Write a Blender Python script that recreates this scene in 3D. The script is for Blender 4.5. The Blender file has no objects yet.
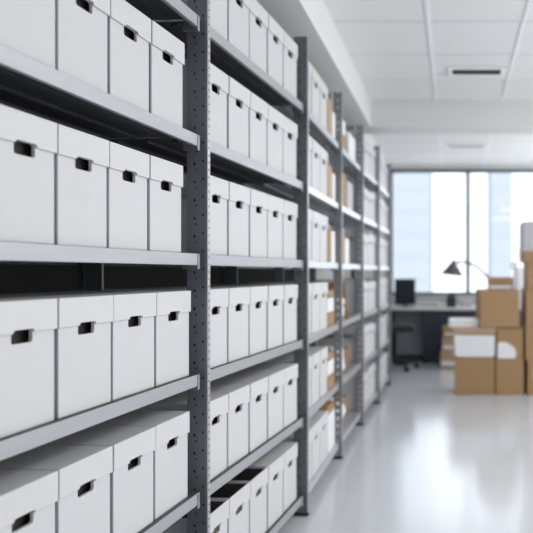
import bpy, bmesh, math, random
from mathutils import Vector, Matrix, noise
random.seed(7)
R = math.radians
sc = bpy.context.scene
COL = sc.collection
CAMZ = 1.26
F = 625.0

def at(px, py, Y):                     # world point seen at that image position, at distance Y
    s = F / Y
    return Vector(((px - 453) / s, Y, CAMZ - (py - 272.5) / s))

# ------------------------------------------------------------------ materials
def new_mat(name):
    m = bpy.data.materials.new(name); m.use_nodes = True
    nt = m.node_tree
    return m, nt, nt.nodes['Principled BSDF']

def mat(name, col, rough=.6, metal=0., vary=.04, scale=8., bump=0., bscale=200., stretch=(1, 1, 1), coat=0.):
    m, nt, p = new_mat(name)
    p.inputs['Roughness'].default_value = rough
    p.inputs['Metallic'].default_value = metal
    p.inputs['Coat Weight'].default_value = coat
    tc = nt.nodes.new('ShaderNodeTexCoord')
    mp = nt.nodes.new('ShaderNodeMapping'); mp.inputs['Scale'].default_value = stretch
    nt.links.new(tc.outputs['Object'], mp.inputs['Vector'])
    nz = nt.nodes.new('ShaderNodeTexNoise'); nz.inputs['Scale'].default_value = scale
    nz.inputs['Detail'].default_value = 4
    nt.links.new(mp.outputs['Vector'], nz.inputs['Vector'])
    mx = nt.nodes.new('ShaderNodeMix'); mx.data_type = 'RGBA'
    a = [max(0, c * (1 - vary)) for c in col]; b = [min(1, c * (1 + vary)) for c in col]
    mx.inputs[6].default_value = (*a, 1); mx.inputs[7].default_value = (*b, 1)
    nt.links.new(nz.outputs['Fac'], mx.inputs[0])
    nt.links.new(mx.outputs[2], p.inputs['Base Color'])
    if bump:
        n2 = nt.nodes.new('ShaderNodeTexNoise'); n2.inputs['Scale'].default_value = bscale
        nt.links.new(mp.outputs['Vector'], n2.inputs['Vector'])
        bp = nt.nodes.new('ShaderNodeBump'); bp.inputs['Strength'].default_value = bump
        bp.inputs['Distance'].default_value = .002
        nt.links.new(n2.outputs['Fac'], bp.inputs['Height'])
        nt.links.new(bp.outputs['Normal'], p.inputs['Normal'])
    return m

def perforated(name, axis, col, rough, metal, cols, pitch, dark_holes=False):
    """galvanised steel with rows of punched holes; axis = object axis across the plate, cols = [(offset, radius, phase)]"""
    m = mat(name, col, rough, metal, vary=.22, scale=14, stretch=(1, 1, .35), bump=.25, bscale=90)
    nt = m.node_tree; p = nt.nodes['Principled BSDF']; out = nt.nodes['Material Output']
    tc = nt.nodes.new('ShaderNodeTexCoord'); sp = nt.nodes.new('ShaderNodeSeparateXYZ')
    nt.links.new(tc.outputs['Object'], sp.inputs[0])
    def M(op, a, b=None):
        n = nt.nodes.new('ShaderNodeMath'); n.operation = op
        for i, v in enumerate((a, b)):
            if v is None: continue
            if isinstance(v, (int, float)): n.inputs[i].default_value = v
            else: nt.links.new(v, n.inputs[i])
        return n.outputs[0]
    total = None
    for off, rad, ph, tall in cols:
        dx = M('SUBTRACT', sp.outputs[axis], off)
        z = M('ADD', sp.outputs[2], ph)
        fz = M('SUBTRACT', M('FRACT', M('DIVIDE', z, pitch)), .5)
        dz = M('MULTIPLY', fz, pitch / tall)
        d = M('SQRT', M('ADD', M('MULTIPLY', dx, dx), M('MULTIPLY', dz, dz)))
        h = M('LESS_THAN', d, rad)
        total = h if total is None else M('MAXIMUM', total, h)
    tr = nt.nodes.new('ShaderNodeBsdfDiffuse' if dark_holes else 'ShaderNodeBsdfTransparent')
    if dark_holes: tr.inputs[0].default_value = (.015, .015, .016, 1)  # shade of the holes painted as near-black dots, no opening
    ms = nt.nodes.new('ShaderNodeMixShader')
    nt.links.new(total, ms.inputs[0]); nt.links.new(p.outputs[0], ms.inputs[1]); nt.links.new(tr.outputs[0], ms.inputs[2])
    nt.links.new(ms.outputs[0], out.inputs['Surface'])
    return m

M = {}
M['card'] = mat('white_board', (.61, .61, .625), .62, vary=.02, scale=5, bump=.06, bscale=160)
M['card2'] = mat('white_board_lid', (.63, .63, .643), .6, vary=.02, scale=5, bump=.05, bscale=160)
M['shade_liner'] = mat('box_inner_shade', (.085, .075, .07), .9)  # dark colour standing in for the shade inside the boxes
M['kraft'] = mat('kraft_card', (.37, .23, .115), .75, vary=.07, scale=5, bump=.1, bscale=60, stretch=(1, 1, 4))
M['kraft_pale'] = mat('kraft_card_pale', (.46, .33, .225), .75, vary=.08, scale=6)
M['tape'] = mat('brown_tape', (.30, .19, .10), .35)
M['paper'] = mat('white_paper', (.82, .83, .85), .6, vary=.03, bump=.3, bscale=25)
M['greyboard'] = mat('grey_board', (.52, .52, .54), .7)
M['deck'] = mat('shaded_steel_deck', (.09, .09, .095), .6, .3, vary=.3, scale=6)  # undershelf shade put into a darker deck colour, two nearest racks only
M['shelf_far'] = mat('galvanised_shelf_skylit', (.55, .575, .61), .42, .65, vary=.1, scale=10, stretch=(.15, 1, 3), bump=.1, bscale=120)  # same steel, sky sheen put into a brighter base on farther racks
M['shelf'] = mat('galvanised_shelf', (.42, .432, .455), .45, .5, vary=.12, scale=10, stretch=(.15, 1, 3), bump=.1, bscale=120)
M['brack'] = mat('galvanised_bracket', (.36, .37, .39), .45, .8, vary=.15)
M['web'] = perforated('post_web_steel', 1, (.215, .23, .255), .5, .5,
                      [(.014, .0032, 0, 1.2), (.038, .0022, .031, 1.8), (.044, .0034, .011, 1.5)], .062, True)  # camera side of the post toned darker than its flange, shade in the colour
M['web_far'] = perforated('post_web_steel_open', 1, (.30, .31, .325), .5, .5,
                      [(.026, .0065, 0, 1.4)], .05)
M['flange'] = perforated('post_flange_steel', 0, (.47, .49, .52), .42, .7, [(.010, .0030, 0, 1.5)], .025, True)
M['foot'] = mat('black_plastic', (.012, .013, .015), .75)
M['panel'] = mat('void_shade_panel', (.014, .014, .015), .8, .1, vary=.5, scale=3)  # black sheet added behind the racks to hold the shade of the gaps
M['dark'] = mat('navy_laminate', (.028, .035, .055), .5)
M['screen'] = mat('black_screen', (.012, .016, .028), .35)
M['desk'] = mat('desk_top', (.75, .73, .74), .3, vary=.05)
M['wall'] = mat('painted_wall', (.77, .765, .76), .85, vary=.015, scale=3)
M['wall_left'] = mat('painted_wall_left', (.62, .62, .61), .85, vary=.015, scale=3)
M['wallg'] = mat('grey_wall', (.42, .45, .50), .8, vary=.02, scale=3)
M['ceil'] = mat('ceiling_tile', (.84, .845, .85), .9, vary=.012, scale=2, bump=.15, bscale=90)
M['tbar'] = mat('ceiling_bar', (.90, .91, .92), .6)
M['groove'] = mat('ceiling_groove', (.74, .74, .745), .8)
M['frame'] = mat('window_frame_grey', (.13, .17, .20), .45, .2)
M['ventdark'] = mat('vent_dark', (.09, .085, .07), .6)
M['lamp'] = mat('lamp_grey', (.10, .10, .11), .5, .2)
M['pot'] = mat('pot_dark', (.03, .035, .05), .5)
M['leaf'] = mat('leaf_grey_green', (.10, .12, .08), .7, vary=.4, scale=30)
M['tower'] = mat('tower_blue', (.46, .50, .56), .8, vary=.04, scale=.4)
M['brown'] = mat('brown_wrap', (.24, .15, .09), .7, vary=.3, scale=10, bump=.5, bscale=30)

# floor: glossy poured floor with slight wear
def floor_mat():
    m, nt, p = new_mat('poured_floor')
    tc = nt.nodes.new('ShaderNodeTexCoord')
    n = nt.nodes.new('ShaderNodeTexNoise'); n.inputs['Scale'].default_value = 1.6; n.inputs['Detail'].default_value = 6
    nt.links.new(tc.outputs['Object'], n.inputs['Vector'])
    r = nt.nodes.new('ShaderNodeValToRGB')
    r.color_ramp.elements[0].position = .3; r.color_ramp.elements[0].color = (.575, .60, .635, 1)
    r.color_ramp.elements[1].position = .7; r.color_ramp.elements[1].color = (.62, .645, .68, 1)
    nt.links.new(n.outputs['Fac'], r.inputs[0]); nt.links.new(r.outputs[0], p.inputs['Base Color'])
    mr = nt.nodes.new('ShaderNodeMapRange'); mr.inputs[3].default_value = .13; mr.inputs[4].default_value = .19
    nt.links.new(n.outputs['Fac'], mr.inputs[0]); nt.links.new(mr.outputs[0], p.inputs['Roughness'])
    p.inputs['Specular IOR Level'].default_value = .55
    return m
M['floor'] = floor_mat()

def glass_mat():
    m, nt, p = new_mat('window_glass')
    out = nt.nodes['Material Output']; nt.nodes.remove(p)
    t = nt.nodes.new('ShaderNodeBsdfTransparent'); t.inputs[0].default_value = (.97, .985, 1, 1)
    g = nt.nodes.new('ShaderNodeBsdfGlossy'); g.inputs['Roughness'].default_value = .02
    fr = nt.nodes.new('ShaderNodeFresnel'); fr.inputs[0].default_value = 1.3
    ms = nt.nodes.new('ShaderNodeMixShader')
    nt.links.new(fr.outputs[0], ms.inputs[0]); nt.links.new(t.outputs[0], ms.inputs[1]); nt.links.new(g.outputs[0], ms.inputs[2])
    nt.links.new(ms.outputs[0], out.inputs['Surface'])
    return m
M['glass'] = glass_mat()
def emit_mat(name, col, st):
    m, nt, p = new_mat(name)
    p.inputs['Emission Color'].default_value = (*col, 1); p.inputs['Emission Strength'].default_value = st
    return m
M['bulb'] = emit_mat('warm_bulb', (1, .72, .35), 2.5)
M['lampin'] = mat('lamp_inside', (.85, .62, .35), .5)

# ------------------------------------------------------------------ mesh helpers
def bx(bm, x0, x1, y0, y1, z0, z1, mi=0):
    vs = [bm.verts.new(c) for c in ((x0, y0, z0), (x1, y0, z0), (x1, y1, z0), (x0, y1, z0),
                                    (x0, y0, z1), (x1, y0, z1), (x1, y1, z1), (x0, y1, z1))]
    for f in ((3, 2, 1, 0), (4, 5, 6, 7), (0, 1, 5, 4), (1, 2, 6, 5), (2, 3, 7, 6), (3, 0, 4, 7)):
        fc = bm.faces.new([vs[i] for i in f]); fc.material_index = mi
    return vs

def prism(bm, pts, y0, y1, mi=0, hole=None):
    """polygon in x-z extruded from y0 to y1; optional hole loop"""
    es = []
    new = []
    for loop in ([pts] + ([hole] if hole else [])):
        vs = [bm.verts.new((x, y0, z)) for x, z in loop]
        new += vs
        for i in range(len(vs)): es.append(bm.edges.new((vs[i], vs[(i + 1) % len(vs)])))
    r = bmesh.ops.triangle_fill(bm, use_beauty=True, use_dissolve=False, edges=es)
    fs = [g for g in r['geom'] if isinstance(g, bmesh.types.BMFace)]
    ex = bmesh.ops.extrude_face_region(bm, geom=fs)
    for v in ex['geom']:
        if isinstance(v, bmesh.types.BMVert): v.co.y = y1
    for f in fs: f.material_index = mi
    for f in ex['geom']:
        if isinstance(f, bmesh.types.BMFace): f.material_index = mi

def cyl(bm, p0, p1, r0, r1=None, n=16, mi=0, cap=True):
    p0 = Vector(p0); p1 = Vector(p1); r1 = r0 if r1 is None else r1
    d = (p1 - p0).normalized()
    a = d.orthogonal().normalized(); b = d.cross(a)
    A = [bm.verts.new(p0 + (a * math.cos(t) + b * math.sin(t)) * r0) for t in [2 * math.pi * i / n for i in range(n)]]
    B = [bm.verts.new(p1 + (a * math.cos(t) + b * math.sin(t)) * r1) for t in [2 * math.pi * i / n for i in range(n)]]
    for i in range(n):
        f = bm.faces.new((A[i], A[(i + 1) % n], B[(i + 1) % n], B[i])); f.material_index = mi; f.smooth = True
    if cap:
        f = bm.faces.new(A[::-1]); f.material_index = mi
        f = bm.faces.new(B); f.material_index = mi

def lathe(bm, prof, n=24, c=(0, 0), mi=0):
    rings = []
    for r, z in prof:
        rings.append([bm.verts.new((c[0] + r * math.cos(2 * math.pi * i / n), c[1] + r * math.sin(2 * math.pi * i / n), z)) for i in range(n)])
    for a, b in zip(rings, rings[1:]):
        for i in range(n):
            f = bm.faces.new((a[i], a[(i + 1) % n], b[(i + 1) % n], b[i])); f.smooth = True; f.material_index = mi
    bm.faces.new(rings[0][::-1]).material_index = mi
    bm.faces.new(rings[-1]).material_index = mi

def mesh(name, bm, mats):
    bmesh.ops.recalc_face_normals(bm, faces=bm.faces[:])
    me = bpy.data.meshes.new(name); bm.to_mesh(me); bm.free()
    for m in (mats if isinstance(mats, (list, tuple)) else [mats]): me.materials.append(M[m])
    return me

def link(name, me, parent=None, loc=(0, 0, 0), rotz=0, bevel=0):
    o = bpy.data.objects.new(name, me); COL.objects.link(o)
    o.location = loc; o.rotation_euler = (0, 0, rotz)
    if parent: o.parent = parent
    if bevel:
        b = o.modifiers.new('edge', 'BEVEL'); b.width = bevel; b.segments = 2; b.limit_method = 'ANGLE'; b.angle_limit = R(50)
    return o

def obj(name, bm, mats, parent=None, loc=(0, 0, 0), rotz=0, bevel=0):
    return link(name, mesh(name, bm, mats), parent, loc, rotz, bevel)

def thing(name, label, cat, loc=(0, 0, 0), rotz=0, group=None):
    o = bpy.data.objects.new(name, None); COL.objects.link(o)
    o.empty_display_size = .05
    o.location = loc; o.rotation_euler = (0, 0, rotz)
    o['label'] = label; o['category'] = cat
    if group: o['group'] = group
    return o

def tag(o, label, cat, group=None):
    o['label'] = label; o['category'] = cat
    if group: o['group'] = group
    return o

def struct(name, boxes, m, bevel=0):
    bm = bmesh.new()
    for b in boxes: bx(bm, *b)
    o = obj(name, bm, m, bevel=bevel); o['kind'] = 'structure'
    return o

def copy_thing(root, loc, rotz, label, group=None):
    r = root.copy(); COL.objects.link(r); r.location = loc; r.rotation_euler = (0, 0, rotz)
    r['label'] = label
    if group: r['group'] = group
    for ch in list(root.children):
        c = ch.copy(); COL.objects.link(c); c.parent = r
        for g in list(ch.children):
            d = g.copy(); COL.objects.link(d); d.parent = c
    return r

# ------------------------------------------------------------------ room shell
XR = 4.0; XL = -1.52; YB = 9.3; YN = -2.0; HC = CAMZ + 1.59
SZ = 2.607                      # underside of the bulkheads
SX = -.76; SXR = -.95; YBEAM = 5.79
struct('floor', [(XL - .1, XR + .1, YN - .1, YB + .1, -.1, 0)], 'floor')
struct('wall_left', [(XL - .1, XL, YN - .1, YB, 0, HC + .1)], 'wall_left')
struct('wall_right', [(XR, XR + .1, YN - .1, YB + .1, 0, HC + .1)], 'wall')
struct('wall_near', [(XL, XR, YN - .1, YN, 0, HC + .1)], 'wallg')
WX0, WX1, WZ0, WZ1 = -.93, 3.72, .915, HC - .045
struct('wall_back', [(XL - .1, WX0, YB, YB + .15, 0, HC + .1), (WX1, XR + .1, YB, YB + .15, 0, HC + .1),
                     (WX0, WX1, YB, YB + .15, 0, WZ0), (WX0, WX1, YB, YB + .15, WZ1, HC + .1)], 'wall')
struct('ceiling', [(XL - .1, XR + .1, YN - .1, YB + .1, HC, HC + .1)], 'ceil')
struct('trim_1', [(XL, SX, YN, YBEAM, SZ, HC)], 'wall', )          # bulkhead above the racks
struct('trim_2', [(XL, XR, YBEAM, YBEAM + .28, SZ, HC)], 'wall')    # cross beam
struct('trim_3', [(XL, SXR, YBEAM + .28, YB, SZ, HC)], 'wall')
# ceiling grid: runners along the room and finer cross joints
bars = []
xk = [SX + .605 * k for k in range(1, 8)]
for x in xk:
    bars.append((x - .012, x + .012, YN, YBEAM, HC - .006, HC))
    bars.append((x - .012, x + .012, YBEAM + .28, YB, HC - .006, HC))
struct('trim_4', bars, 'tbar')
gro = []
y = YBEAM - .03
while y > YN:
    gro.append((SX, XR, y - .008, y + .008, HC - .003, HC)); y -= .6
y = YBEAM + .6
while y < YB:
    gro.append((SXR, XR, y - .008, y + .008, HC - .003, HC)); y += .6
struct('trim_5', gro, 'groove')
struct('baseboard_back', [(XL, XR, YB - .015, YB, 0, .09)], 'wallg')
struct('baseboard_left', [(XL, XL + .012, YN, YB - .02, 0, .09)], 'wallg')

# window band: frame with mullions and one pane per bay
wf = bpy.data.objects.new('window_1', None); COL.objects.link(wf); wf['kind'] = 'structure'
wf.location = (0, 0, 0)
bm = bmesh.new()
for b in ((WX0, WX1, YB + .02, YB + .09, WZ1 - .055, WZ1), (WX0, WX1, YB + .02, YB + .09, WZ0, WZ0 + .05),
          (WX0, WX0 + .035, YB + .02, YB + .09, WZ0, WZ1), (WX1 - .035, WX1, YB + .02, YB + .09, WZ0, WZ1)):
    bx(bm, *b)
obj('window_frame', bm, 'frame', wf, bevel=.003)
mull = [.223, 1.373, 2.523]
for m_ in mull:
    bm = bmesh.new(); bx(bm, m_ - .030, m_ + .030, YB + .0, YB + .10, WZ0 + .05, WZ1 - .055)
    obj('mullion', bm, 'frame', wf, bevel=.003)
ed = [WX0 + .035] + mull + [WX1 - .035]
for a, b in zip(ed, ed[1:]):
    bm = bmesh.new(); bx(bm, a + .02, b - .02, YB + .05, YB + .056, WZ0 + .05, WZ1 - .055)
    obj('pane', bm, 'glass', wf)
bm = bmesh.new(); bx(bm, WX0, WX1, YB - .05, YB + .02, WZ0 - .03, WZ0)
obj('window_sill', bm, 'wall', wf)

# towers outside
def tower(x0, x1, y0, h0, h1, label):
    t = thing('tower_block', label, 'building', ((x0 + x1) / 2, y0, 0), 0, None)
    w = x1 - x0
    bm = bmesh.new(); bx(bm, -w / 2, w / 2, 0, 4, h0, h1); obj('facade', bm, 'tower', t)
    bm = bmesh.new()
    z = h0 + .5
    while z < h1 - .5:
        bx(bm, -w / 2 + .1, w / 2 - .1, -.03, .02, z, z + .12); z += 1.1
    obj('window_band', bm, 'tower', t)
    return t
tower(-3.3, -1.1, 30, -14, 16, 'pale blue tower block outside the window beyond the monitor')
tower(1.85, 2.85, 30, -14, 16, 'slim pale blue tower block outside the window beyond the stacked cartons')

# ceiling vents
def vent(cx, cy, w, d, label, dark=True):
    t = thing('ceiling_vent', label, 'vent', (cx, cy, HC - .001), 0, None)
    bm = bmesh.new()
    fr = .035
    z0, z1 = -.012, 0
    bx(bm, -w / 2 - fr, w / 2 + fr, -d / 2 - fr, -d / 2, z0, z1); bx(bm, -w / 2 - fr, w / 2 + fr, d / 2, d / 2 + fr, z0, z1)
    bx(bm, -w / 2 - fr, -w / 2, -d / 2, d / 2, z0, z1); bx(bm, w / 2, w / 2 + fr, -d / 2, d / 2, z0, z1)
    obj('frame', bm, 'tbar', t, bevel=.002)
    bm = bmesh.new(); bx(bm, -w / 2, w / 2, -d / 2, d / 2, -.003, 0)
    obj('backing', bm, 'ventdark' if dark else 'groove', t)
    for k in range(3):
        yy = -d / 2 + d * (k + .5) / 3
        bm = bmesh.new(); vs = bx(bm, -w / 2, w / 2, yy - .012, yy + .012, -.010, -.007)
        bmesh.ops.rotate(bm, verts=vs, cent=(0, yy, -.008), matrix=Matrix.Rotation(R(18), 3, 'X'))
        obj('slat', bm, 'groove' if not dark else 'ventdark', t)
    return t
vent(.185, 4.93, .38, .13, 'dark slotted air vent in the ceiling before the cross beam')
vent(.165, 7.86, .44, .13, 'pale slotted air vent in the ceiling beyond the cross beam', False)

# ------------------------------------------------------------------ shelving racks
P = [(.932, 1.10), (.858, 2.14), (.769, 3.23), (.768, 4.22), (.757, 5.15), (.722, 6.00), (.713, 7.00)]
PV = -.016                      # posts stand a little proud of the shelf lips
LEV = [2.127, 1.7245, 1.3235, .9165, .5165, .1165]
PH = 2.48; DEP = .43; WEB = .068
RN = ['nearest rack', 'second rack', 'third rack', 'fourth rack', 'fifth rack', 'farthest rack']
SN = ['top shelf', 'second shelf down', 'third shelf down', 'fourth shelf down', 'fifth shelf down', 'bottom shelf']
ON = ['first', 'second', 'third', 'fourth', 'fifth', 'sixth']

def post_mesh(back=False):
    bm = bmesh.new()
    s = -1 if back else 1
    def b(x0, x1, y0, y1, mi):
        if back: y0, y1 = -y1, -y0
        bx(bm, x0, x1, y0, y1, 0, PH, mi)
    b(0, .0025, 0, WEB, 0)                    # web faces down the aisle
    b(0, .019, -.0025, 0, 1)                  # flange faces the aisle
    b(0, .010, WEB, WEB + .0025, 0)
    b(-.0015, 0, .004, .008, 0)               # pressed rib
    return mesh('post', bm, ['web', 'flange'])
PM = post_mesh(); PMB = post_mesh(True)
WEB_NEAR = WEB; WEB = .052; PMF = post_mesh(); PMFB = post_mesh(True); PMF.materials[0] = M['web_far']; PMFB.materials[0] = M['web_far']; WEB = WEB_NEAR
def foot_mesh():
    bm = bmesh.new(); bx(bm, -.002, .022, -.004, WEB + .002, 0, .018); return mesh('foot', bm, 'foot')
FM = foot_mesh()
racks = []
for i in range(6):
    (xa, ya), (xb, yb) = P[i], P[i + 1]
    dx, dy = -(xb - xa), yb - ya
    L = math.hypot(dx, dy); rz = math.atan2(dy, dx)
    desc = ['galvanised steel rack nearest the camera with white lidded boxes in tight rows',
            'galvanised steel rack, second along the aisle, five white boxes on every shelf',
            'galvanised steel rack, third along the aisle, white boxes beside brown cartons',
            'galvanised steel rack, fourth along the aisle, half empty with loose brown and white packages',
            'galvanised steel rack, fifth along the aisle, white boxes filling its shelves',
            'galvanised steel rack farthest along the aisle, nearest the window and desk'][i]
    t = thing('shelving_rack', desc, 'shelving rack', (-xa, ya, 0), rz, 'metal racks in a row along the aisle')
    racks.append((t, L, rz))
    ends = ([0, L] if i == 0 else [L])
    for u in ends:
        for back in (False, True):
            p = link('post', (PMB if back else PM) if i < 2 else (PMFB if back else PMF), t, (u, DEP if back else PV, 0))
            f = link('foot', FM, p, (0, -WEB if back else 0, 0), bevel=.002)
        for k, z in enumerate((2.44, 2.31, 1.52, .72, .07)):
            bm = bmesh.new()
            bx(bm, .003, .006, WEB - .01, DEP - WEB + .01, z, z + .032); bx(bm, .003, .02, WEB - .01, DEP - WEB + .01, z, z + .003)
            obj('crossbar', bm, 'brack', t, (u, 0, 0))
    for k, z in enumerate(LEV):
        bm = bmesh.new()
        u0, u1 = .021, L - .026
        H = .039
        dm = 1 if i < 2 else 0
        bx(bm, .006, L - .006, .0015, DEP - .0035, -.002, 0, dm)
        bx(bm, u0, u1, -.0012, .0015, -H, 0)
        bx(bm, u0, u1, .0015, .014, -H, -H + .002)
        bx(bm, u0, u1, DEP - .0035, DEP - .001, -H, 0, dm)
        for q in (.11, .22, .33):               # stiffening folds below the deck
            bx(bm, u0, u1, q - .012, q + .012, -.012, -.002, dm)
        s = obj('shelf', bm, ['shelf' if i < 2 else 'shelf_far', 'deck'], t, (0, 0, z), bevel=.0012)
        for uu, w in ((L - .039, .014), (.021, .008)):
            bm = bmesh.new(); bx(bm, uu, uu + w, -.003, -.0013, -.052, -.001)
            bx(bm, uu, uu + w, .0016, .05, -.052, -.016)
            obj('bracket', bm, 'brack', s, (0, 0, 0))
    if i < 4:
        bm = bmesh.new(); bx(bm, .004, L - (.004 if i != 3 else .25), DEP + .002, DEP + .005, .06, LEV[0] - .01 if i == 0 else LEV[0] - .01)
        obj('back_shade_panel', bm, 'panel', t)

# ------------------------------------------------------------------ archive boxes
BH = .283; BD = .37; LH = .070
def rr(cx, z0, z1, w, r, n=4):
    pts = []
    for (sx, zc, a0) in ((1, z0 + r, -90), (1, z1 - r, 0), (-1, z1 - r, 90), (-1, z0 + r, 180)):
        for k in range(n + 1):
            a = R(a0 + 90 * k / n)
            pts.append((cx + sx * (w / 2 - r) + r * math.cos(a), zc + r * math.sin(a)))
    return pts
def box_meshes(w, h=BH, d=BD, open_top=False):
    o = .005; th = .004; tf = .004 if open_top else .009
    hz1 = h - LH + .007; hz0 = hz1 - .030
    hw = min(.061, w * .33)
    bm = bmesh.new()
    w0 = w / 2 - o
    top = h - .006
    prism(bm, [(-w0, 0), (w0, 0), (w0, top), (-w0, top)], o, o + tf, 0, rr(0, hz0, hz1, hw, .006))
    bx(bm, -w0, w0, d - o - th, d - o, 0, top); bx(bm, -w0, -w0 + th, o + th, d - o - th, 0, top)
    bx(bm, w0 - th, w0, o + th, d - o - th, 0, top); bx(bm, -w0, w0, o, d - o, 0, .004)
    if open_top:
        a = th + .0008  # dark lining paints the shade inside the open box
        bx(bm, -w0 + a, -w0 + a + .001, o + a, d - o - a, .005, top - .0005, 1); bx(bm, w0 - a - .001, w0 - a, o + a, d - o - a, .005, top - .0005, 1)
        bx(bm, -w0 + a, w0 - a, d - o - a - .001, d - o - a, .005, top - .0005, 1)
        bx(bm, -w0 + a, w0 - a, o + a, o + a + .001, .005, top - .002, 1)
        bx(bm, -w0 + a, w0 - a, o + a, d - o - a, .005, .007, 1)
    else:
        bx(bm, -w0 + .012, w0 - .012, o + .03, d - .03, .006, h - .012, 1)   # dark block, painted-in shade behind the handle hole
    body = mesh('body', bm, ['card', 'shade_liner'])
    bm = bmesh.new()
    W = w / 2 - .001
    zb = h - LH
    notch = rr(0, hz0, hz1, hw, .006)
    nt = [(x, z) for x, z in notch if z > zb]
    nt.sort(key=lambda p: p[0])
    pts = [(-W, zb), (-hw / 2, zb)] + nt + [(hw / 2, zb), (W, zb), (W, h), (-W, h)]
    prism(bm, pts, 0, .003)
    bx(bm, -W, W, d - .003, d, zb, h); bx(bm, -W, -W + .003, .003, d - .003, zb, h); bx(bm, W - .003, W, .003, d - .003, zb, h)
    if not open_top: bx(bm, -W + .003, W - .003, .003, d - .003, h - .003, h)
    lid = mesh('lid', bm, 'card2')
    return body, lid
BM = {}
def get_box(w, h, d, op):
    k = (round(w, 3), round(h, 3), round(d, 3), op)
    if k not in BM: BM[k] = box_meshes(w, h, d, op)
    return BM[k]

def place(i, u, lev, v=.014, rj=0):
    t, L, rz = racks[i]
    M_ = Matrix.Translation((-P[i][0], P[i][1], 0)) @ Matrix.Rotation(rz, 4, 'Z')
    return (M_ @ Vector((u, v, LEV[lev]))), rz + rj

def archive_box(i, u, w, lev, n, h=BH, op=False, jit=.003):
    loc, r = place(i, u + w / 2, lev, .011 + random.uniform(0, jit), R(random.uniform(-.5, .5)))
    kind = 'white open-topped archive box with dark inside' if op else 'white lidded archive box'
    t = thing('archive_box', f'{kind}, {ON[n]} from near post, {SN[lev]}, {RN[i]}', 'box', loc, r,
              f'white archive boxes on the {SN[lev]} of the {RN[i]}')
    b, l = get_box(w, h, BD, op)
    link('body', b, t, bevel=.0012)
    link('collar' if op else 'lid', l, t, bevel=.0014)
    return t

for lev in (1, 2, 3, 4):
    end, pit = {1: (.944, .196), 2: (.934, .194), 3: (.990, .2115), 4: (.980, .2085)}[lev]
    for n in range(4):
        archive_box(0, end - (4 - n) * pit + .003, pit - .003, lev, n)
for lev in range(6):
    for n in range(5):
        archive_box(1, .040 + n * .199, .1955, lev, n, op=(lev == 5 and n < 3))
for lev in range(6):                                  # third rack: three boxes, then cartons
    for n in range(3):
        archive_box(2, .03 + n * .216, .211, lev, n)
for lev in range(6):                                  # fifth and farthest racks
    for n in range(4):
        archive_box(4, .03 + n * .196, .188, lev, n, h=BH - random.choice([0, 0, .02]))
    for n in range(4):
        archive_box(5, .05 + n * .222, .212, lev, n, h=BH - random.choice([0, 0, .02]))

# ------------------------------------------------------------------ cartons
def carton(name, label, loc, w, d, h, rotz=0, m='kraft', taped=True, group=None, mats=None, split=None):
    """closed carton, origin bottom front centre; split = height share below which the lower material shows"""
    t = thing(name, label, 'box', loc, rotz, group)
    bm = bmesh.new()
    if split:
        bx(bm, -w / 2, w / 2, 0, d, 0, h * split, 0); bx(bm, -w / 2 - .002, w / 2 + .002, -.002, d + .002, h * split + .0005, h, 1)
        obj('body', bm, mats, t, bevel=.004)
    else:
        bx(bm, -w / 2, w / 2, 0, d, 0, h - .004)
        obj('body', bm, m, t, bevel=.004)
        for a, b in ((0, d / 2 - .0015), (d / 2 + .0015, d)):
            bm = bmesh.new(); bx(bm, -w / 2 + .001, w / 2 - .001, a, b, h - .0038, h - .0006)
            obj('flap', bm, m, t, bevel=.001)
    if taped:
        bm = bmesh.new(); bx(bm, -w / 2 + .003, w / 2 - .003, d / 2 - .024, d / 2 + .024, h - .0005, h)
        for sx in (-1, 1):
            x = sx * (w / 2 + .0006); bx(bm, min(x, x - sx * .004), max(x, x - sx * .004), d / 2 - .024, d / 2 + .024, h - .07, h)
        obj('tape', bm, 'tape', t)
    return t

YC = 6.43
def pileX(px): return (px - 453) / (F / YC)
G = 'brown cartons stacked on the floor'
carton('cardboard_box', 'brown cardboard carton on the floor at the near corner of the pile', ((pileX(454.5) + pileX(494.5)) / 2, YC, 0), .408, .40, .383, 0, group=G)
carton('cardboard_box', 'narrower brown carton on the floor under the carton with a white patch', ((pileX(495.8) + pileX(523.7)) / 2, YC + .005, 0), .287, .40, .366, 0, group=G)
cc = carton('cardboard_box', 'brown carton on the floor with a small white sticker under the tall column', (pileX(527.5) + .2, YC - .01, 0), .40, .42, .36, 0, group=G)
bm = bmesh.new(); bx(bm, -.135, -.07, -.002, .0005, .18, .25); obj('sticker', bm, 'paper', cc)
# white wrapped carton with kraft lid
t = thing('cardboard_box', 'carton with white wrapped sides and a brown lid on the corner carton', 'box', ((pileX(453) + pileX(496)) / 2, YC - .005, .383), 0, G)
bm = bmesh.new(); bx(bm, -.213, .213, .004, .396, 0, .25); obj('body', bm, 'kraft', t, bevel=.004)
bm = bmesh.new()
prism(bm, [(-.20, .03), (-.17, .012), (.17, .01), (.205, .03), (.208, .23), (-.206, .235)], -.004, .0035); bx(bm, -.2165, -.2135, .0, .38, .02, .24)
obj('white_wrap', bm, 'paper', t, bevel=.003)
bm = bmesh.new(); bx(bm, -.221, .221, -.008, .402, .2505, .312); obj('lid', bm, 'kraft_pale', t, bevel=.004)
bm = bmesh.new()
for k in range(4): bx(bm, -.155 + .003 * k, .155 - .002 * (k % 2), .02, .36 - .004 * k, k * .019, k * .019 + .018)
tag(obj('paper_bundle', bm, 'paper', None, (.12, YC + .0, .6955), R(3), bevel=.002), 'flat bundle of bright white paper on the brown lid of the wrapped carton', 'paper')
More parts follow.
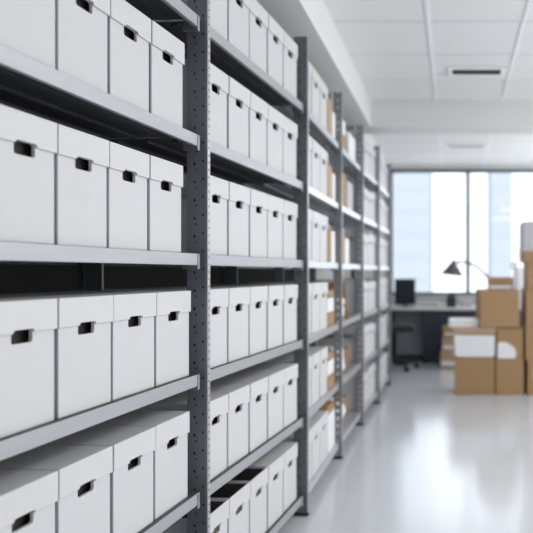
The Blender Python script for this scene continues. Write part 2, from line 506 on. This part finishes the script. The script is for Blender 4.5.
# E with a rounded white label
e = carton('cardboard_box', 'brown carton with a rounded white patch on its front beside the wrapped carton', ((pileX(496.9) + pileX(523.5)) / 2, YC + .01, .3665), .272, .38, .322, 0, group=G)
bm = bmesh.new()
pts = [(-.128, .008), (.045, .008), (.064, .05), (.058, .09), (.03, .13), (-.02, .165), (-.08, .178), (-.128, .165)]
prism(bm, pts, -.003, .0005); obj('label_patch', bm, 'paper', e)
# F, G
f = carton('cardboard_box', 'large brown carton tilted slightly on top of two cartons in the pile middle', ((pileX(479) + pileX(520)) / 2 + .003, YC - .02, .6965), .405, .38, .388, R(5), group=G)
g = carton('cardboard_box', 'small brown carton on top of the large carton, pale band below', ((pileX(489) + pileX(513)) / 2, YC + .08, 1.0855), .255, .22, .125, R(-2), mats=['kraft_pale', 'kraft'], split=.35, group=G)
bm = bmesh.new(); bx(bm, -.11, .11, -.0035, -.001, .006, .04); obj('sticker', bm, 'paper', g)
# right column
carton('cardboard_box', 'brown carton second from the floor in the tall column', (pileX(525.5) + .205, YC - .015, .3605), .41, .42, .36, 0, group=G)
carton('cardboard_box', 'brown carton third from the floor in the tall column', (pileX(525.5) + .21, YC - .01, .721), .41, .42, .37, R(1), group=G)
carton('cardboard_box', 'brown carton fourth from the floor, below the grey topped one', (pileX(527) + .205, YC, 1.0915), .40, .40, .275, 0, group=G)
carton('cardboard_box', 'grey carton with brown lower edge on top of the tall column', (pileX(523.2) + .21, YC - .01, 1.367), .41, .41, .42, 0, mats=['kraft', 'greyboard'], split=.27, taped=False, group=G)
# small stack behind, at the desk
yI = 8.12
for k, (z0, z1, w, mm, lab) in enumerate(((0, .22, .32, 'kraft_pale', 'pale brown carton lowest of the small stack before the desk'),
                                          (.2205, .40, .30, 'kraft_pale', 'pale brown carton in the middle of the small stack before the desk'),
                                          (.4005, .55, .28, 'kraft', 'brown carton topmost of the small stack before the desk'))):
    c = carton('cardboard_box', lab, (-.005 + .01 * k, yI, z0), w, .30, z1 - z0, R(2 * k - 1), m=mm, group='cartons stacked before the desk')
    bm = bmesh.new(); bx(bm, -w / 2 + .015, w / 2 - .02, -.003, .0005, .05, (z1 - z0) * .5); obj('sticker', bm, 'paper', c)

# ------------------------------------------------------------------ loose goods on the third and fourth racks
def small_carton(i, u, w, lev, h, d, m, label, z=0, v=.018, rj=0):
    loc, r = place(i, u + w / 2, lev, v, R(rj)); loc.z += z
    return carton('cardboard_box', label, loc, w, d, h, r, m=m, taped=(m == 'kraft'), group='small cartons on the racks')
def bag(i, u, lev, w, h, d, m, label, z=0, name='paper_bag', seed=1, v=None):
    v = d / 2 + .015 if v is None else v
    bm = bmesh.new()
    bmesh.ops.create_icosphere(bm, subdivisions=4, radius=1)
    for vt in bm.verts:
        p = vt.co.copy()
        n1 = noise.noise(p * 1.7 + Vector((seed * 3.1, 0, 0))) * .18 + abs(noise.noise(p * 4 + Vector((0, seed, 0)))) * .12
        sq = 1 / max(abs(p.x), abs(p.y), abs(p.z)) ** .55
        p = p * sq * (.86 + n1)
        vt.co = Vector((p.x * w / 2, p.y * d / 2, p.z * h / 2))
    zm = min(v_.co.z for v_ in bm.verts)
    for v_ in bm.verts:
        v_.co.z = max(v_.co.z - zm - .012, 0)
    for f_ in bm.faces: f_.smooth = True
    loc, r = place(i, u, lev, v); loc.z += z
    o = obj(name, bm, m, None, loc, r)
    return tag(o, label, 'bag' if 'bag' in name else 'package')

for lev in range(6):
    s = SN[lev]
    if lev in (0, 1):
        small_carton(2, .70, .14, lev, .24 - .02 * lev, .3, 'kraft_pale', f'brown carton past the white boxes on the {s} of the third rack')
        small_carton(2, .85, .10, lev, .19, .3, 'paper', f'slim white carton at the far post, {s} of the third rack')
    elif lev == 2:
        small_carton(2, .70, .10, lev, .215, .3, 'kraft', 'narrow brown carton past the white boxes on the third shelf down of the third rack')
        small_carton(2, .82, .12, lev, .21, .3, 'paper', 'white carton beside a narrow brown one on the third shelf down of the third rack')
    elif lev == 5:
        small_carton(2, .70, .23, lev, .24, .34, 'paper', 'pale white carton at the far post on the bottom shelf of the third rack')
        small_carton(2, .70, .22, lev, .055, .3, 'kraft', 'flat brown carton lying on the pale carton, bottom shelf of the third rack', z=.2405)
    else:
        small_carton(2, .70, .22, lev, .09, .3, 'kraft', f'low brown carton under a white one on the {s} of the third rack')
        small_carton(2, .70, .20, lev, .09, .3, 'paper', f'low white carton between two brown ones on the {s} of the third rack', z=.0905)
        small_carton(2, .71, .19, lev, .05, .28, 'kraft', f'flat brown carton topmost of three on the {s} of the third rack', z=.181)

small_carton(3, .15, .20, 0, .12, .3, 'kraft', 'brown carton on the top shelf of the fourth rack under a pale one')
small_carton(3, .16, .17, 0, .10, .28, 'paper', 'white carton on a brown one, top shelf of the fourth rack', z=.1205)
small_carton(3, .46, .30, 0, .19, .3, 'paper', 'wide white carton at the far side of the top shelf, fourth rack')
small_carton(3, .12, .24, 1, .25, .3, 'kraft', 'tall brown carton on the second shelf down of the fourth rack')
small_carton(3, .40, .24, 1, .22, .3, 'greyboard', 'grey carton beside the brown one, second shelf down of the fourth rack')
small_carton(3, .12, .18, 2, .24, .3, 'kraft', 'tall brown carton on the third shelf down of the fourth rack')
small_carton(3, .32, .15, 2, .19, .3, 'paper', 'white carton beside the brown one, third shelf down of the fourth rack')
# leaning flattened carton + white packet on the fourth shelf
loc, r = place(3, .52, 3, .02)
t = thing('flattened_carton', 'flattened brown carton leaning over on the fourth shelf down of the fourth rack', 'cardboard', loc, r)
bm = bmesh.new(); vs = bx(bm, 0, .012, 0, .26, 0, .30)
bmesh.ops.rotate(bm, verts=vs, cent=(0, 0, 0), matrix=Matrix.Rotation(R(-28), 3, 'Y'))
bmesh.ops.translate(bm, verts=vs, vec=(-.06, 0, -min(v.co.z for v in vs)))
obj('sheet', bm, 'kraft', t, bevel=.002)
bag(3, .33, 3, .16, .19, .26, 'paper', 'white paper bag on the fourth shelf down of the fourth rack', seed=2)
bag(3, .33, 4, .24, .24, .30, 'paper', 'slumped white paper bag on the fifth shelf down of the fourth rack', seed=3)
bag(3, .64, 4, .34, .20, .30, 'brown', 'crumpled brown wrapped package on the fifth shelf down of the fourth rack', name='wrapped_package', seed=5)
bag(3, .32, 5, .32, .27, .34, 'paper', 'bulging white paper bag on the bottom shelf of the fourth rack', seed=6)
small_carton(3, .50, .34, 5, .16, .26, 'kraft', 'brown carton beside the bulging bag, bottom shelf of the fourth rack', v=.1)

# ------------------------------------------------------------------ desk and what stands on it
YD0, YD1, DZ = 8.60, 9.22, .775
t = thing('office_desk', 'long pale topped desk with dark panel below the window', 'desk', (0, YD0, 0))
bm = bmesh.new(); bx(bm, -1.3, 1.7, 0, YD1 - YD0, DZ - .035, DZ); obj('desk_top', bm, 'desk', t, bevel=.003)
bm = bmesh.new(); bx(bm, -.41, 1.66, .03, .05, .04, DZ - .0355); obj('front_panel', bm, 'dark', t)
for xx in (-.86, -.40, 1.66):
    bm = bmesh.new(); bx(bm, xx - .014, xx + .014, .052, YD1 - YD0 - .02, 0, DZ - .0355); obj('side_panel', bm, 'dark', t)
bm = bmesh.new(); bx(bm, -.845, -.415, .40, .42, .08, DZ - .036); obj('modesty_panel', bm, 'wallg', t)

p = at(405, 302, 8.85)
t = thing('monitor', 'black square monitor on the desk beside the racks', 'monitor', (p.x, 8.85, DZ))
bm = bmesh.new(); bx(bm, -.145, .145, 0, .03, .03, .395); obj('case', bm, 'screen', t, bevel=.006)
bm = bmesh.new(); bx(bm, -.13, .13, -.003, -.0005, .045, .38); obj('screen', bm, 'screen', t)
bm = bmesh.new(); bx(bm, -.025, .025, .03, .045, .006, .18); obj('stand', bm, 'screen', t)
bm = bmesh.new(); bx(bm, -.10, .10, -.06, .12, 0, .0055); obj('base', bm, 'screen', t, bevel=.002)

# papers
def papers(px, w, h, yy, label, mt='paper'):
    bm = bmesh.new(); z = 0; k = 0
    while z < h:
        bx(bm, -w / 2 + random.uniform(-.008, .008), w / 2 + random.uniform(-.008, .008), random.uniform(0, .01), .28, z, z + .012); z += .0125; k += 1
    tag(obj('paper_stack', bm, mt, None, ((px - 453) * yy / F, yy, DZ + .0005), R(random.uniform(-4, 4))), label, 'paper')
papers(427, .30, .055, 8.80, 'pale paper stack on the desk beside the monitor', 'greyboard')
papers(465, .17, .085, 8.85, 'pale paper stack on the desk beside the dark pot', 'greyboard')
papers(440, .16, .03, 8.82, 'low stack of white paper on the desk before the dark pot')

# pot with a small plant
p = at(451.5, 305, 8.78)
t = thing('plant_pot', 'dark square pot with a small grey green plant on the desk under the lamp', 'pot', (p.x - .005, 8.74, DZ))
bm = bmesh.new()
vs = bx(bm, -.07, .07, -.07, .07, 0, .14)
for v in vs[:4]: v.co.x *= .88; v.co.y *= .88
obj('pot', bm, 'pot', t, bevel=.006)
bm = bmesh.new()
for k in range(46):
    a = random.uniform(0, 6.28); el = random.uniform(.3, 1.4); l = random.uniform(.05, .095)
    d = Vector((math.cos(a) * math.cos(el), math.sin(a) * math.cos(el), math.sin(el)))
    b0 = Vector((random.uniform(-.04, .04), random.uniform(-.04, .04), .138)); s = d.orthogonal().normalized() * .014
    q = [b0, b0 + d * l * .5 + s, b0 + d * l, b0 + d * l * .5 - s]
    bm.faces.new([bm.verts.new(c) for c in q])
obj('foliage', bm, 'leaf', t)

# desk lamp
LY = 8.95
base = at(490, 300, LY); base.z = DZ
t = thing('desk_lamp', 'grey desk lamp with cone shade and bent arm before the window', 'lamp', (base.x, LY, DZ))
def lp(px, py): return at(px, py, LY) - Vector((base.x, LY, DZ))
bm = bmesh.new(); lathe(bm, [(.09, 0), (.09, .018), (.02, .028), (.012, .05)], 28); obj('base', bm, 'lamp', t)
bm = bmesh.new(); cyl(bm, (0, 0, .04), lp(489, 279), .019); obj('arm', bm, 'lamp', t)
bm = bmesh.new()
arc = [lp(489, 279), lp(483, 272), lp(477, 266.5), lp(470, 263), lp(462, 262), lp(455.5, 262.5)]
for a, b in zip(arc, arc[1:]): cyl(bm, a, b, .018)
obj('arm', bm, 'lamp', t)
bm = bmesh.new(); c0 = lp(489, 279); lathe(bm, [(.008, -.018), (.016, -.008), (.016, .008), (.008, .018)], 16)
o = obj('joint', bm, 'lamp', t, c0)
bm = bmesh.new()
top = lp(453.8, 258.6); bot = lp(452.0, 275.3)
ax = (bot - top).normalized()
cyl(bm, top, top + ax * .035, .010, .020, 28, cap=False)
cyl(bm, top + ax * .035, bot, .020, .172, 32, cap=False)
cyl(bm, bot, top + ax * .045, .170, .018, 32, mi=1, cap=False)
obj('lamp_shade', bm, ['lamp', 'lampin'], t)
bm = bmesh.new(); bmesh.ops.create_icosphere(bm, subdivisions=2, radius=.030)
for v in bm.verts: v.co += bot - ax * .035
for f_ in bm.faces: f_.smooth = True
obj('bulb', bm, 'bulb', t)

# white vase with a twig
vy = 8.95; vp = at(519.5, 300, vy)
t = thing('vase', 'tall white vase holding a dry twig behind the cartons by the window', 'vase', (vp.x, vy, DZ))
bm = bmesh.new(); lathe(bm, [(.06, 0), (.085, .03), (.10, .18), (.098, .36), (.085, .52), (.08, .56), (.072, .56), (.075, .50), (.07, .48)], 28)
obj('body', bm, 'paper', t)
bm = bmesh.new()
st = [Vector((-.01, 0, .45)), Vector((-.03, 0, .62)), Vector((-.015, .01, .74)), Vector((-.02, 0, .84))]
for a, b in zip(st, st[1:]): cyl(bm, a, b, .006, .005, 8)
cyl(bm, st[1], (-.09, 0, .58), .005, .003, 8)
for k in range(22):
    c = Vector((-.075 + random.uniform(-.035, .04), random.uniform(-.03, .03), .585 + random.uniform(-.06, .05)))
    d = Vector((random.uniform(-1, 1), random.uniform(-1, 1), random.uniform(-1, 1))).normalized(); s = d.orthogonal().normalized() * .010
    bm.faces.new([bm.verts.new(q) for q in (c - d * .03, c + s, c + d * .03, c - s)])
obj('twig', bm, 'leaf', t)

# ------------------------------------------------------------------ office chair half behind the racks
cx, cy = -.765, 8.15
t = thing('office_chair', 'black office chair on a star base partly behind the racks at the desk', 'chair', (cx, cy, 0), R(10))
bm = bmesh.new(); bx(bm, -.24, .24, -.23, .23, .50, .575); obj('seat', bm, 'foot', t, bevel=.02)
bm = bmesh.new()
bx(bm, -.215, .215, -.03, .03, 0, .48)
o = obj('backrest', bm, 'foot', t, (-.23, 0, .66), R(90), bevel=.02)
bm = bmesh.new(); cyl(bm, (0, 0, .12), (0, 0, .50), .026); cyl(bm, (0, 0, .08), (0, 0, .16), .045); obj('gas_column', bm, 'foot', t)
bm = bmesh.new(); bx(bm, -.262, -.235, -.03, .03, .5, .72); obj('back_bracket', bm, 'foot', t)
for k in range(5):
    a = R(72 * k + 8)
    bm = bmesh.new()
    vs = bx(bm, .03, .31, -.022, .022, .07, .115)
    vs[1].co.z = vs[2].co.z = .07; vs[5].co.z = vs[6].co.z = .09
    bmesh.ops.rotate(bm, verts=bm.verts[:], cent=(0, 0, 0), matrix=Matrix.Rotation(a, 3, 'Z'))
    l = obj('leg', bm, 'foot', t, bevel=.004)
    bm = bmesh.new(); c = Vector((.30 * math.cos(a), .30 * math.sin(a), .03)); s = Vector((-math.sin(a), math.cos(a), 0)) * .02
    cyl(bm, c - s, c + s, .03, n=20); cyl(bm, c, c + Vector((0, 0, .045)), .007)
    obj('caster', bm, 'foot', l)

# ------------------------------------------------------------------ light
w = bpy.data.worlds.new('World'); sc.world = w; w.use_nodes = True
bg = w.node_tree.nodes['Background']; bg.inputs[0].default_value = (.96, .98, 1, 1); bg.inputs[1].default_value = 1.9

def area(name, loc, rot, sx, sy, e, col=(1, 1, 1), spread=180):
    l = bpy.data.lights.new(name, 'AREA'); l.shape = 'RECTANGLE'; l.size = sx; l.size_y = sy; l.energy = e; l.color = col
    l.spread = R(spread)
    o = bpy.data.objects.new(name, l); COL.objects.link(o); o.location = loc; o.rotation_euler = rot
    return o
# daylight through the far window, an added fill along the right wall, ceiling panels
area('window_daylight', (1.4, YB + .5, 2.0), (R(-90), 0, 0), 4.4, 1.8, 45, (.90, .95, 1))
area('side_fill', (XR - .06, 2.6, 1.55), (0, R(90), 0), 2.0, 8.0, 95, (1, .995, .985))  # unseen fill added to light the box fronts
for yy in (.6, 3.4):
    area('ceiling_panel_light', (1.7, yy, HC - .03), (0, 0, 0), 1.1, 1.6, 26, (1, .99, .98))
area('rear_panel_light', (2.2, 7.6, HC - .03), (0, 0, 0), 1.2, 1.6, 22, (1, .99, .98))
area('rear_ceiling_fill', (2.3, 7.7, 2.0), (R(180), 0, 0), 1.4, 1.6, 16, (.98, .99, 1))  # added out of view to brighten the rear ceiling

area('ceiling_fill', (2.6, 3.0, 2.0), (R(180), 0, 0), 1.6, 5.5, 32, (1, .99, .97))  # invented source facing up, lifts the ceiling and bulkhead underside
# ------------------------------------------------------------------ camera
cam = bpy.data.cameras.new('camera'); co = bpy.data.objects.new('camera', cam); COL.objects.link(co)
co.location = (0, 0, CAMZ); co.rotation_euler = (R(90), 0, 0)
cam.sensor_width = 36; cam.lens = F / 533 * 36
cam.shift_x = -(453 - 266.5) / 533; cam.shift_y = (272.5 - 266.5) / 533
cam.clip_start = .05; cam.clip_end = 200
cam.dof.use_dof = True; cam.dof.focus_distance = 1.85; cam.dof.aperture_fstop = 2.2
sc.camera = co
sc.view_settings.view_transform = 'Standard'
sc.view_settings.look = 'None'
sc.view_settings.exposure = 0
